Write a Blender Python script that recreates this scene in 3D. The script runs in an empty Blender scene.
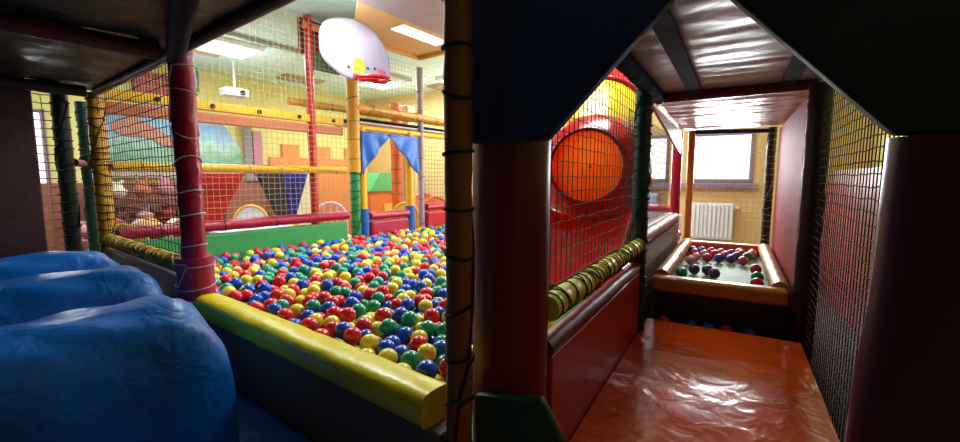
import bpy, math, random
from mathutils import Vector, noise
random.seed(7)
scene = bpy.context.scene
COL = scene.collection
R = math.radians
ZC = 1.35

# ---------------------------------------------------------------- camera
cd = bpy.data.cameras.new('camera'); cam = bpy.data.objects.new('camera', cd); COL.objects.link(cam)
cam.location = (0, 0, ZC); cam.rotation_euler = (R(90 - 5.9), 0, 0)
cd.sensor_width = 36; cd.lens = 36 * 417 / 960; cd.clip_start = 0.02; cd.clip_end = 60
scene.camera = cam
# ---------------------------------------------------------------- world
w = bpy.data.worlds.new('world'); scene.world = w; w.use_nodes = True
w.node_tree.nodes['Background'].inputs[0].default_value = (0.75, 0.85, 1, 1)
w.node_tree.nodes['Background'].inputs[1].default_value = 0.025
# ---------------------------------------------------------------- colour management
vs = scene.view_settings
vs.view_transform = 'Standard'; vs.look = 'None'; vs.gamma = 1; vs.use_curve_mapping = False
vs.exposure = 0.38

# frames: L is the ball pit hall, C is the corridor
LU, LV = Vector((.603, .798, 0)), Vector((-.798, .603, 0))
CU, CV = Vector((.521, .8535, 0)), Vector((.8535, -.521, 0))
def L(u, v, z): return LU * u + LV * v + Vector((0, 0, z))
def K(p, q, z): return CU * p + CV * q + Vector((0, 0, z))
_c, _s = math.cos(R(5.9)), math.sin(R(5.9))
def W(x, y, d):                       # a point of the place seen in direction x, y at depth d
    a = (x - 480) / 417; b = (221 - y) / 417
    r = Vector((a, _c + b * _s, -_s + b * _c))
    return r * (d / r.y) + Vector((0, 0, ZC))

def area(name, loc, direction, sx, sy, power, color=(1, 1, 1)):
    l = bpy.data.lights.new(name, 'AREA'); l.shape = 'RECTANGLE'; l.size = sx; l.size_y = sy
    l.energy = power; l.color = color
    o = bpy.data.objects.new(name, l); COL.objects.link(o); o.location = loc
    o.rotation_euler = Vector(direction).to_track_quat('-Z', 'Y').to_euler()
    return o
# hall lamps (one under each ceiling light panel) and daylight through the end windows
HALL_LAMPS = [(2.6, 6.2), (5.2, 6.2), (2.2, 3.3), (5.4, 3.0), (5.9, 4.9), (-.6, 6.3), (3.5, 1.45)]  # last lamp added out of view to light the humps and slide
for i, (u, v) in enumerate(HALL_LAMPS):
    area('hall_lamp', L(u, v, 3.02 if i != 2 else 3.02), (0, 0, -1), 1.0, .5, 38 if i < 6 else 42, (.93, 1, .98))
    b_ = bpy.data.lights.new('ceiling_fill', 'POINT'); b_.energy = 14 if i < 6 else 1; b_.shadow_soft_size = .2; b_.color = (.9, 1, .98)  # unseen point light added to brighten the ceiling
    o_ = bpy.data.objects.new('ceiling_fill', b_); COL.objects.link(o_); o_.location = L(u, v, 2.72)
area('window_light', K(6.86, -.2, 1.65), -CU, .8, .75, 60, (.9, .95, 1))
area('window_light', K(6.86, -1.55, 1.65), -CU, 1.1, .75, 45, (.9, .95, 1))
area('window_light', L(.75, 7.88, 1.7), -LV, .5, .9, 25, (.9, .95, 1))

# ---------------------------------------------------------------- materials
def srgb(h):
    c = [int(h[i:i+2], 16) / 255 for i in (0, 2, 4)]
    return tuple(((x / 12.92) if x <= .04045 else ((x + .055) / 1.055) ** 2.4) for x in c) + (1,)
MATS = {}
def mat(name, col, rough=.5, bump=0, scale=8, stretch=(1, 1, 1), metal=0, coat=0, col2=None, dist=.02, trans=0, emit=0, cscale=6, spec=.5):
    if name in MATS: return MATS[name]
    m = bpy.data.materials.new(name); MATS[name] = m; m.use_nodes = True
    nt = m.node_tree; b = nt.nodes['Principled BSDF']
    c = srgb(col)
    b.inputs['Base Color'].default_value = c; b.inputs['Roughness'].default_value = rough
    b.inputs['Metallic'].default_value = metal; b.inputs['Coat Weight'].default_value = coat
    b.inputs['Coat Roughness'].default_value = .12
    b.inputs['Specular IOR Level'].default_value = spec
    if emit:
        b.inputs['Emission Color'].default_value = c; b.inputs['Emission Strength'].default_value = emit
    if trans: b.inputs['Subsurface Weight'].default_value = trans; b.inputs['Subsurface Scale'].default_value = .02
    tc = nt.nodes.new('ShaderNodeTexCoord'); mp = nt.nodes.new('ShaderNodeMapping')
    mp.inputs['Scale'].default_value = stretch
    nt.links.new(tc.outputs['Object'], mp.inputs[0])
    if col2 is None:
        col2 = None
        n = nt.nodes.new('ShaderNodeTexNoise'); n.inputs['Scale'].default_value = cscale; n.inputs['Detail'].default_value = 4
        nt.links.new(mp.outputs[0], n.inputs['Vector'])
        mx = nt.nodes.new('ShaderNodeMix'); mx.data_type = 'RGBA'
        mx.inputs[6].default_value = tuple(x * .86 for x in c[:3]) + (1,); mx.inputs[7].default_value = tuple(min(1, x * 1.1) for x in c[:3]) + (1,)
        nt.links.new(n.outputs[0], mx.inputs[0]); nt.links.new(mx.outputs[2], b.inputs['Base Color'])
    else:
        n = nt.nodes.new('ShaderNodeTexNoise'); n.inputs['Scale'].default_value = cscale; n.inputs['Detail'].default_value = 4
        nt.links.new(mp.outputs[0], n.inputs['Vector'])
        rp = nt.nodes.new('ShaderNodeValToRGB'); rp.color_ramp.elements[0].position = .42; rp.color_ramp.elements[1].position = .6
        rp.color_ramp.elements[0].color = c; rp.color_ramp.elements[1].color = srgb(col2)
        nt.links.new(n.outputs[0], rp.inputs[0]); nt.links.new(rp.outputs[0], b.inputs['Base Color'])
    if bump:
        n2 = nt.nodes.new('ShaderNodeTexNoise'); n2.inputs['Scale'].default_value = scale; n2.inputs['Detail'].default_value = 3
        n2.inputs['Distortion'].default_value = .6
        nt.links.new(mp.outputs[0], n2.inputs['Vector'])
        bp = nt.nodes.new('ShaderNodeBump'); bp.inputs['Strength'].default_value = bump; bp.inputs['Distance'].default_value = dist
        nt.links.new(n2.outputs[0], bp.inputs['Height']); nt.links.new(bp.outputs[0], b.inputs['Normal'])
        if coat: nt.links.new(bp.outputs[0], b.inputs['Coat Normal'])
    return m
def vinyl(name, col, rough=.32, bump=.35, scale=5, **k): return mat(name, col, rough, bump, scale, **k)

V_BLUE = vinyl('blue vinyl', '0662b8', .38, .6, 7, dist=.025, spec=.35)
V_BLUEFLAT = vinyl('blue fabric vinyl', '1868cc', .4, .5, 9)
V_NAVY = vinyl('navy vinyl', '1c2c64', .6, .4, 4, spec=.3)
V_BLACKGREEN = vinyl('black green vinyl', '12281c', .6, .4, 4, spec=.3)
V_MAROON = vinyl('maroon vinyl', '5a1220', .5, .3, 4)
V_DKRED = vinyl('dark red vinyl', '6e1320', .4, .3, 4)
V_RED = vinyl('red vinyl', 'b81c26', .3, .4, 6)
V_CRIMSON = vinyl('crimson padding vinyl', 'b01c40', .35, .3, 10)
V_POSTRED = vinyl('wine red padding', 'a41238', .32, .5, 12)
V_YEL = vinyl('yellow vinyl', 'f0dc0c', .3, .2, 14)
V_MUST = vinyl('mustard vinyl', 'd69a2a', .38, .35, 12)
V_BARYEL = mat('golden yellow paint', 'f0b41c', .4, .1, 20)
V_TAN = vinyl('tan padding vinyl', 'c98a3c', .35, .4, 12)
V_OCHRE = vinyl('brown ochre padding', '8a5028', .55, .4, 14)
V_GREEN = vinyl('green vinyl', '3f9f58', .4, .2, 6)
V_GREENPAD = vinyl('green padding vinyl', '2a8a4c', .4, .4, 12)
V_DKGREEN = vinyl('dark green padding', '0a3c38', .45, .5, 14)
V_LIME = vinyl('lime yellow padding', 'f2e64c', .4, .4, 14)
V_ORANGE = vinyl('orange vinyl', 'e06a28', .4, .3, 8)
V_MAT = vinyl('glossy orange red mat vinyl', 'e05416', .2, .7, 9, dist=.010, coat=.3)
V_MATSIDE = vinyl('red mat side vinyl', 'a82218', .35, .3, 4)
V_ROOF = vinyl('dark brown roof vinyl', '201a1c', .42, .5, 3, dist=.05, stretch=(1, 1, 1))
V_CROOF = vinyl('grey mauve roof vinyl', 'c8c6e2', .32, .2, 6, dist=.03)
V_TANROOF = vinyl('light tan roof vinyl', 'dcb070', .5, .3, 4)
V_GREYROOF = vinyl('mauve grey roof vinyl', 'a89aa2', .5, .3, 4)
V_TERRA = vinyl('terracotta vinyl', 'c06844', .5, .2, 6)
V_BROWNP = vinyl('brown grey panel vinyl', '7c6250', .5, .3, 4)
CORD_D = mat('dark green cord', '0c2c24', .7)
CORD_K = mat('black cord', '15120f', .8)
CORD_W = mat('pale grey cord', 'b8b0b8', .7)
NETW = mat('pale net cord', 'b0a070', .7)
NETK = mat('brown black net cord', '2c2014', .8)
NETG = mat('teal net cord', '2c5c50', .7)
NETY = mat('yellow net cord', 'b09848', .7)
BLACK = mat('black rubber', '121212', .7)
WHITE = mat('white plastic', 'dfd8e4', .35)
LILAC = mat('lilac white board plastic', '8e8498', .4)
WMETAL = mat('white enamel', 'e4e4e4', .4)
SL_RED = mat('red slide plastic', 'dc1818', .22, .05, 3, trans=.15, coat=.3)
SL_DRED = mat('dark red slide flange plastic', '9c0c10', .3)
SL_LIT = mat('through lit slide plastic', 'ff7c24', .3, trans=.2)  # orange puts light shining through the red plastic into the colour
SL_YEL = mat('yellow slide plastic', 'e8cc28', .28, trans=.15, coat=.2)
for m_ in (SL_RED, SL_LIT, SL_YEL):
    nt_ = m_.node_tree; b_ = nt_.nodes['Principled BSDF']; out_ = [n for n in nt_.nodes if n.type == 'OUTPUT_MATERIAL'][0]
    tr_ = nt_.nodes.new('ShaderNodeBsdfTranslucent'); mx_ = nt_.nodes.new('ShaderNodeMixShader'); mx_.inputs[0].default_value = .5
    nt_.links.new(b_.inputs['Base Color'].links[0].from_socket, tr_.inputs[0])
    nt_.links.new(b_.outputs[0], mx_.inputs[1]); nt_.links.new(tr_.outputs[0], mx_.inputs[2]); nt_.links.new(mx_.outputs[0], out_.inputs[0])
BALLC = [mat('red ball plastic', 'e0202e', .22, coat=.3), mat('blue ball plastic', '1650c8', .22, coat=.3),
         mat('yellow ball plastic', 'f2d83c', .25, coat=.3), mat('green ball plastic', '159c74', .22, coat=.3)]

# ---------------------------------------------------------------- mesh builder
class MB:
    def __init__(s): s.v = []; s.f = []; s.mi = []
    def add(s, vs_, fs, mi=0):
        o = len(s.v); s.v += [Vector(p) for p in vs_]; s.f += [[i + o for i in f] for f in fs]; s.mi += [mi] * len(fs)
        return s
    def tube(s, pts, r, n=10, caps=True, closed=False, mi=0, flat=1.0, arc=None):
        pts = [Vector(p) for p in pts]; m = len(pts); vs_ = []; up = None
        for i in range(m):
            if closed: t = pts[(i + 1) % m] - pts[i - 1]
            else: t = pts[min(i + 1, m - 1)] - pts[max(i - 1, 0)]
            t.normalize()
            if up is None:
                ref = Vector((0, 0, 1)) if abs(t.z) < .9 else Vector((1, 0, 0))
                up = (ref - t * ref.dot(t)).normalized()
            else:
                up = (up - t * up.dot(t))
                up = up.normalized() if up.length > 1e-6 else Vector((0, 0, 1))
            side = t.cross(up)
            rr = r[i] if isinstance(r, (list, tuple)) else (r(i, 0) if callable(r) else r)
            for k in range(n):
                if arc: a = arc[0] + (arc[1] - arc[0]) * k / (n - 1)
                else: a = 2 * math.pi * k / n
                q = r(i, a) if callable(r) else rr
                vs_.append(pts[i] + up * (math.cos(a) * q * flat) + side * (math.sin(a) * q))
        fs = []
        for i in range(m if closed else m - 1):
            j = (i + 1) % m
            for k in range(n - 1 if arc else n):
                k2 = (k + 1) % n
                fs.append([i * n + k, i * n + k2, j * n + k2, j * n + k])
        if caps and not closed and not arc:
            fs.append(list(range(n))[::-1]); fs.append([(m - 1) * n + k for k in range(n)])
        return s.add(vs_, fs, mi)
    def box(s, F, a, b, z, mi=0):
        c = [F(a[i], b[j], z[k]) for k in (0, 1) for j in (0, 1) for i in (0, 1)]
        return s.add(c, [[0, 2, 3, 1], [4, 5, 7, 6], [0, 1, 5, 4], [2, 6, 7, 3], [0, 4, 6, 2], [1, 3, 7, 5]], mi)
    def prism(s, poly, d, mi=0):
        d = Vector(d); n = len(poly); poly = [Vector(p) for p in poly]
        return s.add(poly + [p + d for p in poly], [list(range(n))[::-1], list(range(n, 2 * n))] + [[i, (i + 1) % n, (i + 1) % n + n, i + n] for i in range(n)], mi)
    def grid(s, fn, nu, nv, mi=0):
        vs_ = [fn(i / nu, j / nv) for j in range(nv + 1) for i in range(nu + 1)]
        return s.add(vs_, [[j * (nu + 1) + i, j * (nu + 1) + i + 1, (j + 1) * (nu + 1) + i + 1, (j + 1) * (nu + 1) + i] for j in range(nv) for i in range(nu)], mi)
    def build(s, name, m, parent=None, smooth=True, bevel=0, solid=0, angle=40, sub=0):
        me = bpy.data.meshes.new(name)
        xs = [v.x for v in s.v]; ys = [v.y for v in s.v]; zs = [v.z for v in s.v]
        org = Vector(((min(xs) + max(xs)) / 2, (min(ys) + max(ys)) / 2, min(zs)))
        me.from_pydata([v - org for v in s.v], [], s.f)
        ms = m if isinstance(m, (list, tuple)) else [m]
        for q in ms: me.materials.append(q)
        if len(ms) > 1: me.polygons.foreach_set('material_index', s.mi)
        me.validate(); me.update()
        if smooth:
            me.polygons.foreach_set('use_smooth', [True] * len(me.polygons))
            if not bevel: me.set_sharp_from_angle(angle=R(angle))
        o = bpy.data.objects.new(name, me); COL.objects.link(o)
        if solid:
            q = o.modifiers.new('s', 'SOLIDIFY'); q.thickness = solid; q.offset = 0
        if sub:
            q = o.modifiers.new('u', 'SUBSURF'); q.levels = sub; q.render_levels = sub
        if bevel:
            q = o.modifiers.new('b', 'BEVEL'); q.width = bevel; q.segments = 3; q.harden_normals = True; q.limit_method = 'ANGLE'
        o.location = org
        if parent is not None:
            o.parent = parent; o.location = org - WL[parent.name]
        WL[o.name] = org
        return o
WL = {}
def thing(name, label, cat, loc, group=None):
    o = bpy.data.objects.new(name, None); COL.objects.link(o); o.empty_display_size = .1
    o.location = loc; WL[o.name] = Vector(loc); o['label'] = label; o['category'] = cat
    if group: o['group'] = group
    return o
def tag(o, label, cat, group=None, kind=None):
    o['label'] = label; o['category'] = cat
    if group: o['group'] = group
    if kind: o['kind'] = kind
    return o
def struct(o, label=None, cat=None):
    o['kind'] = 'structure'
    if label: o['label'] = label
    if cat: o['category'] = cat
    return o
def lerp(a, b, t): return a + (b - a) * t
def line(a, b, n): return [a.lerp(b, i / n) for i in range(n + 1)]
def lumpy(path, r, amt=.06, freq=14, n=14):
    def f(i, a):
        p = path[i]
        q = noise.noise(Vector((p.x, p.y, p.z)) * freq + Vector((math.cos(a), math.sin(a), 0)) * .6)
        return r * (1 + amt * q * 2)
    return f
def rings(mb, a, b, r, cord, gap, slant=.35, skip=0):        # one cord wound round a padded bar: a loop, a run along the bar, the next loop
    d = b - a; Ln = d.length; d.normalize()
    ref = Vector((0, 0, 1)) if abs(d.z) < .9 else Vector((1, 0, 0))
    s1 = (ref - d * ref.dot(d)).normalized(); s2 = d.cross(s1)
    k = gap * .5; pts = []; ang = random.uniform(0, 6.28)
    while k < Ln - gap * .3:
        sl = slant * random.uniform(-.3, 1) * r; ph = random.uniform(0, 6.28)
        c = a + d * k
        for j in range(15):
            t = ang + 2 * math.pi * j / 14
            pts.append(c + s1 * math.cos(t) * r + s2 * math.sin(t) * r + d * (math.cos(t + ph) * sl + gap * .12 * j / 14))
        ang += random.uniform(.3, .8)
        k += gap * random.uniform(.75, 1.25)
    if len(pts) > 2: mb.tube(pts, cord, 4)
def padded(name, a, b, r, m, label, cat, cord=None, gap=.2, cr=.004, slant=.35, amt=.05, group=None, parent=None, base=None, n=16, seg=.04):
    """a padded bar or post: foam sleeve with wound cord"""
    a = Vector(a); b = Vector(b)
    low = a if a.z <= b.z else b
    t = parent if parent is not None else thing(name, label, cat, low, group)
    ns = max(4, int((b - a).length / seg)); path = line(a, b, ns)
    pd = MB().tube(path, lumpy(path, r, amt), n).build('padding' if parent is None else name, m, t)
    if cord:
        mb = MB(); rings(mb, a, b, r * 1.04 + cr * .3, cr, gap, slant); mb.build('cord', cord, pd)
    return t
def net(name, P, a0, a1, b0, b1, step, r, m, label, top=None, bot=None, group=None, jit=.004, cat='net'):
    mb = MB(); na = int(round((a1 - a0) / step)); nb = int(round((b1 - b0) / step))
    for i in range(na + 1):
        a = a0 + (a1 - a0) * i / na
        lo = bot(a) if bot else b0; hi = top(a) if top else b1
        if hi - lo < .03: continue
        k = max(2, int((hi - lo) / .15))
        mb.tube([P(a + random.uniform(-jit, jit), lerp(lo, hi, j / k)) for j in range(k + 1)], r, 4, caps=False)
    for j in range(nb + 1):
        b = b0 + (b1 - b0) * j / nb
        run = []
        for i in range(na + 1):
            a = a0 + (a1 - a0) * i / na
            ok = (b <= (top(a) if top else b1) + 1e-4) and (b >= (bot(a) if bot else b0) - 1e-4)
            if ok: run.append(P(a, b + random.uniform(-jit, jit)))
            if (not ok or i == na):
                if len(run) > 1: mb.tube(run, r, 4, caps=False)
                run = []
    return tag(mb.build(name, m), label, cat, group)

# ================================================================= SETTING
def L2K(p): return (p.dot(CU), p.dot(CV))
FLOORM = mat('beige hall lino', 'a89880', .45, .05, 20, cscale=3)
WALLY = mat('yellow wall paint', 'dcd080', .75, .05, 30, cscale=2)
WALLC = mat('warm cream yellow wall paint', 'd9b878', .75, .05, 30, cscale=2)
CEILM = mat('pale green white ceiling panels', 'cdeeea', .8)
UM, VM, UX, VX = -4.0, -3.0, 12.0, 8.0
struct(MB().box(L, (UM, UX), (VM, VX), (-.1, 0)).build('floor', FLOORM, smooth=False), 'beige hall floor', 'floor')
struct(MB().box(L, (UM, UX), (VM, VX + .1), (3.12, 3.22)).build('ceiling', CEILM, smooth=False), 'pale suspended ceiling of the hall', 'ceiling')
# wall behind the ball pit (v = 8) with a window opening near u .5-1.0
mb = MB()
for (a, b, c, d) in [(UM, .5, 0, 3.12), (1.02, 7.6, 0, 3.12), (.5, 1.02, 0, 1.1), (.5, 1.02, 2.25, 3.12)]:
    mb.box(L, (a, b), (VX, VX + .12), (c, d))
struct(mb.build('wall_left', WALLY, smooth=False), 'yellow hall wall behind the play frame', 'wall')
# end wall p = 7 with windows
mb = MB(); zz = (1.29, 2.0)
segs = [(-9.6, -2.3), (-.88, -.62), (.2, 3.2)]
for a, b in [(-9.6, -2.3), (-.88, -.60), (.2, 3.2)]: mb.box(K, (7.0, 7.15), (a, b), (0, 3.12))
for a, b in [(-2.3, -.88), (-.60, .2)]:
    mb.box(K, (7.0, 7.15), (a, b), (0, zz[0])); mb.box(K, (7.0, 7.15), (a, b), (zz[1], 3.12))
struct(mb.build('wall_back', WALLC, smooth=False), 'cream yellow end wall with windows', 'wall')
struct(MB().box(K, (-1.5, 7.0), (1.45, 1.55), (0, 3.12)).build('wall_right', WALLY, smooth=False), 'yellow wall beyond the right net', 'wall')
DARKW = mat('dim plum wall paint', '3a2c34', .8)
struct(MB().box(L, (UM - .1, UM), (VM, VX), (0, 3.12)).build('wall_front', DARKW, smooth=False), 'dim wall behind the viewer', 'wall')
struct(MB().box(L, (UM, 3), (VM - .1, VM), (0, 3.12)).build('wall_side', DARKW, smooth=False), 'dim side wall behind the viewer', 'wall')
GLASS = mat('bright frosted daylight glass', 'f4f2fa', .3, emit=1.25)
FRAMEM = mat('grey brown window frame', '8a7888', .5)
def window(n, F, p, q0, q1, z0, z1, out, bars):
    pane = MB().box(lambda a, b, z: F(*out(a, b), z), (.04, .06), (q0, q1), (z0, z1)).build('window_%d' % n, GLASS, smooth=False)
    struct(pane, 'bright daylit window %s' % bars, 'window')
    f = MB(); g = lambda a, b, z: F(*out(a, b), z); t = .045
    for a, b, c, d in [(q0, q1, z0, z0 + t), (q0, q1, z1 - t, z1), (q0, q0 + t, z0, z1), (q1 - t, q1, z0, z1)]:
        f.box(g, (-.02, .05), (a, b), (c, d))
    f.build('window_frame', FRAMEM, pane, bevel=.006)
window(1, K, 7, -.60, .2, *zz, lambda a, b: (7 + a, b), 'at the end of the corridor')
window(2, K, 7, -2.3, -.88, *zz, lambda a, b: (7 + a, b), 'seen behind the slide')
window(3, L, 8, .5, 1.02, 1.1, 2.25, lambda a, b: (b, 8 + a), 'in the yellow hall wall')
s = MB().box(K, (6.9, 7.0), (-2.35, .25), (1.20, 1.275))
for i in range(22): s.box(K, (6.885, 6.9), (-.58 + i * .035, -.56 + i * .035), (1.215, 1.262))
struct(s.build('trim_1', mat('grey mauve sill', '93809a', .5), bevel=.004), 'grey window sill with vent slots', 'sill')

# ceiling light panels
LP = mat('lit ceiling diffuser', 'e8f4ff', .4, emit=2.2)
VENT = mat('brown vent grille', 'a88c70', .5)
for i, (u, v) in enumerate(HALL_LAMPS):
    t = thing('ceiling_light', ['square ceiling light panel beside the vent above the hall', 'ceiling light panel behind the backboard', 'ceiling light panel over the ball pit',
               'ceiling light panel over the far slide end', 'ceiling light panel near the end wall', 'ceiling light panel over the left part of the hall', 'added unseen ceiling light panel above the slide'][i], 'ceiling light', L(u, v, 3.06))
    hs_ = MB().box(L, (u - .32, u + .32), (v - .32, v + .32), (3.06, 3.12)).build('housing', WMETAL, t, bevel=.01)
    MB().box(L, (u - .28, u + .28), (v - .28, v + .28), (3.05, 3.062)).build('diffuser', LP, hs_, smooth=False)
for i, (u, v) in enumerate([(2.35, 6.6), (4.2, 7.2), (6.3, 5.6)]):
    m_ = MB().box(L, (u - .35, u + .35), (v - .2, v + .2), (3.09, 3.12))
    for k in range(7): m_.box(L, (u - .33, u + .33), (v - .18 + k * .055, v - .16 + k * .055), (3.075, 3.09))
    tag(m_.build('ceiling_vent', VENT, bevel=.003), ['brown ceiling vent at the left above the mural', 'brown ceiling vent above the yellow wall', 'brown ceiling vent right of the backboard'][i], 'vent')
# ceiling rails
tag(MB().box(L, (2.0, 5.4), (5.6, 5.66), (3.07, 3.12)).build('cable_duct', mat('grey duct', '9a9a90', .5)), 'long grey cable duct running along the hall ceiling', 'duct')

# ================================================================= BALL PIT FRAME
U0, V1 = .84, 4.36
# near left wine red post with padded foot
post = padded('padded_post', L(U0, 2.56, .9), L(U0, 2.56, 2.0), .058, V_POSTRED, 'wine red padded post with pale cords standing at the ball pit corner', 'post', CORD_W, .16, .004, .8, .09)
path = line(L(U0, 2.56, .42), L(U0, 2.56, .93), 12)
MB().tube(path, lumpy(path, .088, .03), 20).build('foot_collar', V_CRIMSON, post)
mb = MB(); rings(mb, path[0] + Vector((0, 0, .2)), path[-1], .093, .004, .12, .7); mb.build('tie_cord', CORD_W, post)
# corner post (yellow, netted)
padded('padded_post', L(U0, V1, .0), L(U0, V1, 2.0), .055, V_MUST, 'mustard padded corner post wound with dark cords left of the net', 'post', CORD_K, .07, .005, .5)
# dark posts further left
padded('padded_post', L(.655, V1 + .1, 0), L(.655, V1 + .1, 2.0), .05, vinyl('near black green padding', '08221e', .5), 'near black padded post at the left, beside the dark panel', 'post', CORD_K, .08, .006, .5)
padded('padded_post', L(.87, 4.95, 0), L(.87, 4.95, 2.0), .05, V_DKGREEN, 'dark green padded post behind the corner post', 'post', CORD_D, .08, .005, .5)
padded('cross_bar', L(.7, V1 + .1, 1.47), L(.83, 4.9, 1.47), .03, V_DKRED, 'short dark red bar joining the two dark left posts', 'bar')
# near post between the two views
padded('padded_post', L(U0, .705, .0), L(U0, .705, 2.7), .036, V_OCHRE, 'brown ochre padded post with black cords in the middle foreground', 'post', CORD_K, .13, .005, .6, .07)
# back row posts on v = V1
padded('padded_post', L(2.65, V1, .5), L(2.65, V1, 3.1), .045, V_RED, 'slim red post behind the back net, left of the backboard', 'post', CORD_K, .5, .003)
t = padded('padded_post', L(3.19, V1 - .02, .5), L(3.19, V1 - .02, 1.42), .062, V_GREENPAD, 'green and yellow padded post below the backboard', 'post', CORD_D, .1, .005, .5)
path = line(L(3.19, V1 - .02, 1.42), L(3.19, V1 - .02, 2.62), 24); MB().tube(path, lumpy(path, .075, .03), 18).build('upper_padding', V_MUST, t)
path = line(L(3.19, V1 - .02, 2.62), L(3.19, V1 - .02, 3.11), 10); MB().tube(path, lumpy(path, .07, .05), 18).build('top_padding', V_GREENPAD, t)
mb = MB(); rings(mb, L(3.19, V1 - .02, 1.45), L(3.19, V1 - .02, 2.6), .078, .003, .22, .3); mb.build('cord', CORD_K, t)
padded('padded_post', L(4.35, V1, .5), L(4.35, V1, 2.9), .045, vinyl('lilac grey padding', 'a08c9c', .4), 'slim lilac grey post right of the blue drapes', 'post', CORD_K, .3, .003)
BLUECUFF = vinyl('blue cuff vinyl', '2262b8', .4)
for i, u in enumerate([3.32, 4.12]):
    t = thing('padded_post', ['yellow post under the left blue drape', 'yellow post under the right blue drape'][i], 'post', L(u, V1, .5))
    path = line(L(u, V1, .95), L(u, V1, 1.98), 14); MB().tube(path, lumpy(path, .06 if i else .05, .03), 16).build('padding', V_BARYEL, t)
    path = line(L(u, V1, .5), L(u, V1, .96), 6); MB().tube(path, .066, 16).build('blue_cuff', BLUECUFF, t)

# bars along the back row
def flatbar(name, a, b, z0, z1, m, label, v=V1, dv=.03, bolts=True):
    t = thing(name, label, 'bar', L(a, v, z0))
    bm_ = MB().box(L, (a, b), (v - dv, v + dv), (z0, z1)).build('beam', m, t, bevel=.012)
    if bolts:
        k = a + .35
        while k < b:
            MB().tube([L(k, v - dv - .012, (z0 + z1) / 2), L(k, v - dv + .005, (z0 + z1) / 2)], .022, 12).build('bolt', BLACK, bm_, angle=30)
            k += .42
    return t
flatbar('yellow_beam', .88, 3.05, 1.965, 2.05, V_BARYEL, 'upper yellow beam with black bolts along the back net')
flatbar('terracotta_strip', .88, 3.05, 1.85, 1.95, V_TERRA, 'terracotta padded strip just under the upper yellow beam', bolts=False, dv=.015)
padded('yellow_roller', L(.9, V1 - .03, 1.44), L(3.05, V1 - .03, 1.44), .04, V_BARYEL, 'middle yellow padded bar across the back net', 'bar', CORD_K, .35, .002)
padded('red_roller', L(.9, V1 - .03, .90), L(3.06, V1 - .03, .90), .05, V_CRIMSON, 'crimson padded bar above the green pit board', 'bar', CORD_K, .5, .003)
tag(MB().box(L, (.9, 3.05), (V1 - .05, V1 + .05), (.3, .825)).build('green_board', V_GREEN, bevel=.02), 'green padded board closing the back of the ball pit', 'board')
for i, (a, b, z) in enumerate([(3.4, 4.05, .80), (4.42, 5.7, .86)]):
    t = thing('red_barrier', ['crimson padded barrier between the two yellow posts', 'red padded barrier at the far right of the pit'][i], 'barrier', L(a, V1, .3))
    MB().box(L, (a, b), (V1 - .06, V1 + .06), (.3, z)).build('board', V_RED if i else V_CRIMSON, t, bevel=.03)
    path = line(L(a, V1 - .03, z + .06), L(b, V1 - .03, z + .06), 12); MB().tube(path, lumpy(path, .05, .04), 12).build('top_roll', V_CRIMSON, t)
# right of the pole: upper rollers and the rope walkway
padded('yellow_roller', L(3.2, V1 - .05, 2.2), L(6.0, V1 - .05, 2.2), .05, V_MUST, 'upper yellow padded rail right of the backboard pole', 'bar', CORD_K, .4, .003)
padded('yellow_roller', L(2.66, V1 + .5, 2.26), L(6.0, V1 + .5, 2.26), .045, V_MUST, 'yellow padded rail behind the backboard pole', 'bar', CORD_K, .4, .003)
padded('yellow_beam', L(3.2, V1, 1.97), L(6.0, V1, 1.97), .035, V_BARYEL, 'lower yellow beam above the blue drapes', 'bar')
net('rope_walkway', lambda a, b: L(a, V1 + b, 2.08), 3.25, 6.0, 0, .55, .05, .011, BLACK, 'black rope mesh walkway above the blue drapes')
tag(MB().box(L, (3.3, 6.0), (V1 + .0, V1 + .55), (2.03, 2.05)).build('walkway_deck', mat('grey white deck', 'b8b4b0', .5)), 'pale deck under the black rope mesh', 'deck')
# blue drapes
def drape(u0, u1, label):
    # triangular swag with its long side on the post
    def f(s, t):
        u = lerp(u0, u1, s); top = 1.92; depth = .50 * (s ** 1.05) + .03
        z = top - depth * t
        return L(u, V1 - .075 + .02 * math.sin(s * 14 + t * 3) * t, z)
    tag(MB().grid(f, 20, 12).build('blue_drape', V_BLUEFLAT, solid=.01), label, 'drape')
drape(3.70, 3.26, 'left blue vinyl drape tied back to a yellow post')
drape(3.70, 4.22, 'right blue vinyl drape tied back to a yellow post')
# hanging triangular cushions under the middle bar
RD = vinyl('bright red vinyl', 'c01414', .4); NB = vinyl('deep blue vinyl', '1c2c9c', .4); DK = vinyl('charcoal vinyl', '2a2230', .4)
def tri(u0, u1, v0, v1, m, label, v=V1 + .12):
    tag(MB().prism([L(u0, v, 1.40), L(u1, v, 1.40), L(v1, v, .93), L(v0, v, .93)], LV * .06).build('hanging_panel', m, bevel=.015), label, 'panel')
tri(1.55, 1.97, 1.45, 1.72, RD, 'red tapered vinyl panel hanging behind the back net')
tri(2.08, 2.36, 2.28, 2.42, DK, 'charcoal tapered vinyl panel hanging beside the blue one')
tri(2.36, 2.66, 2.42, 2.5, NB, 'deep blue tapered vinyl panel hanging behind the back net')

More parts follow.
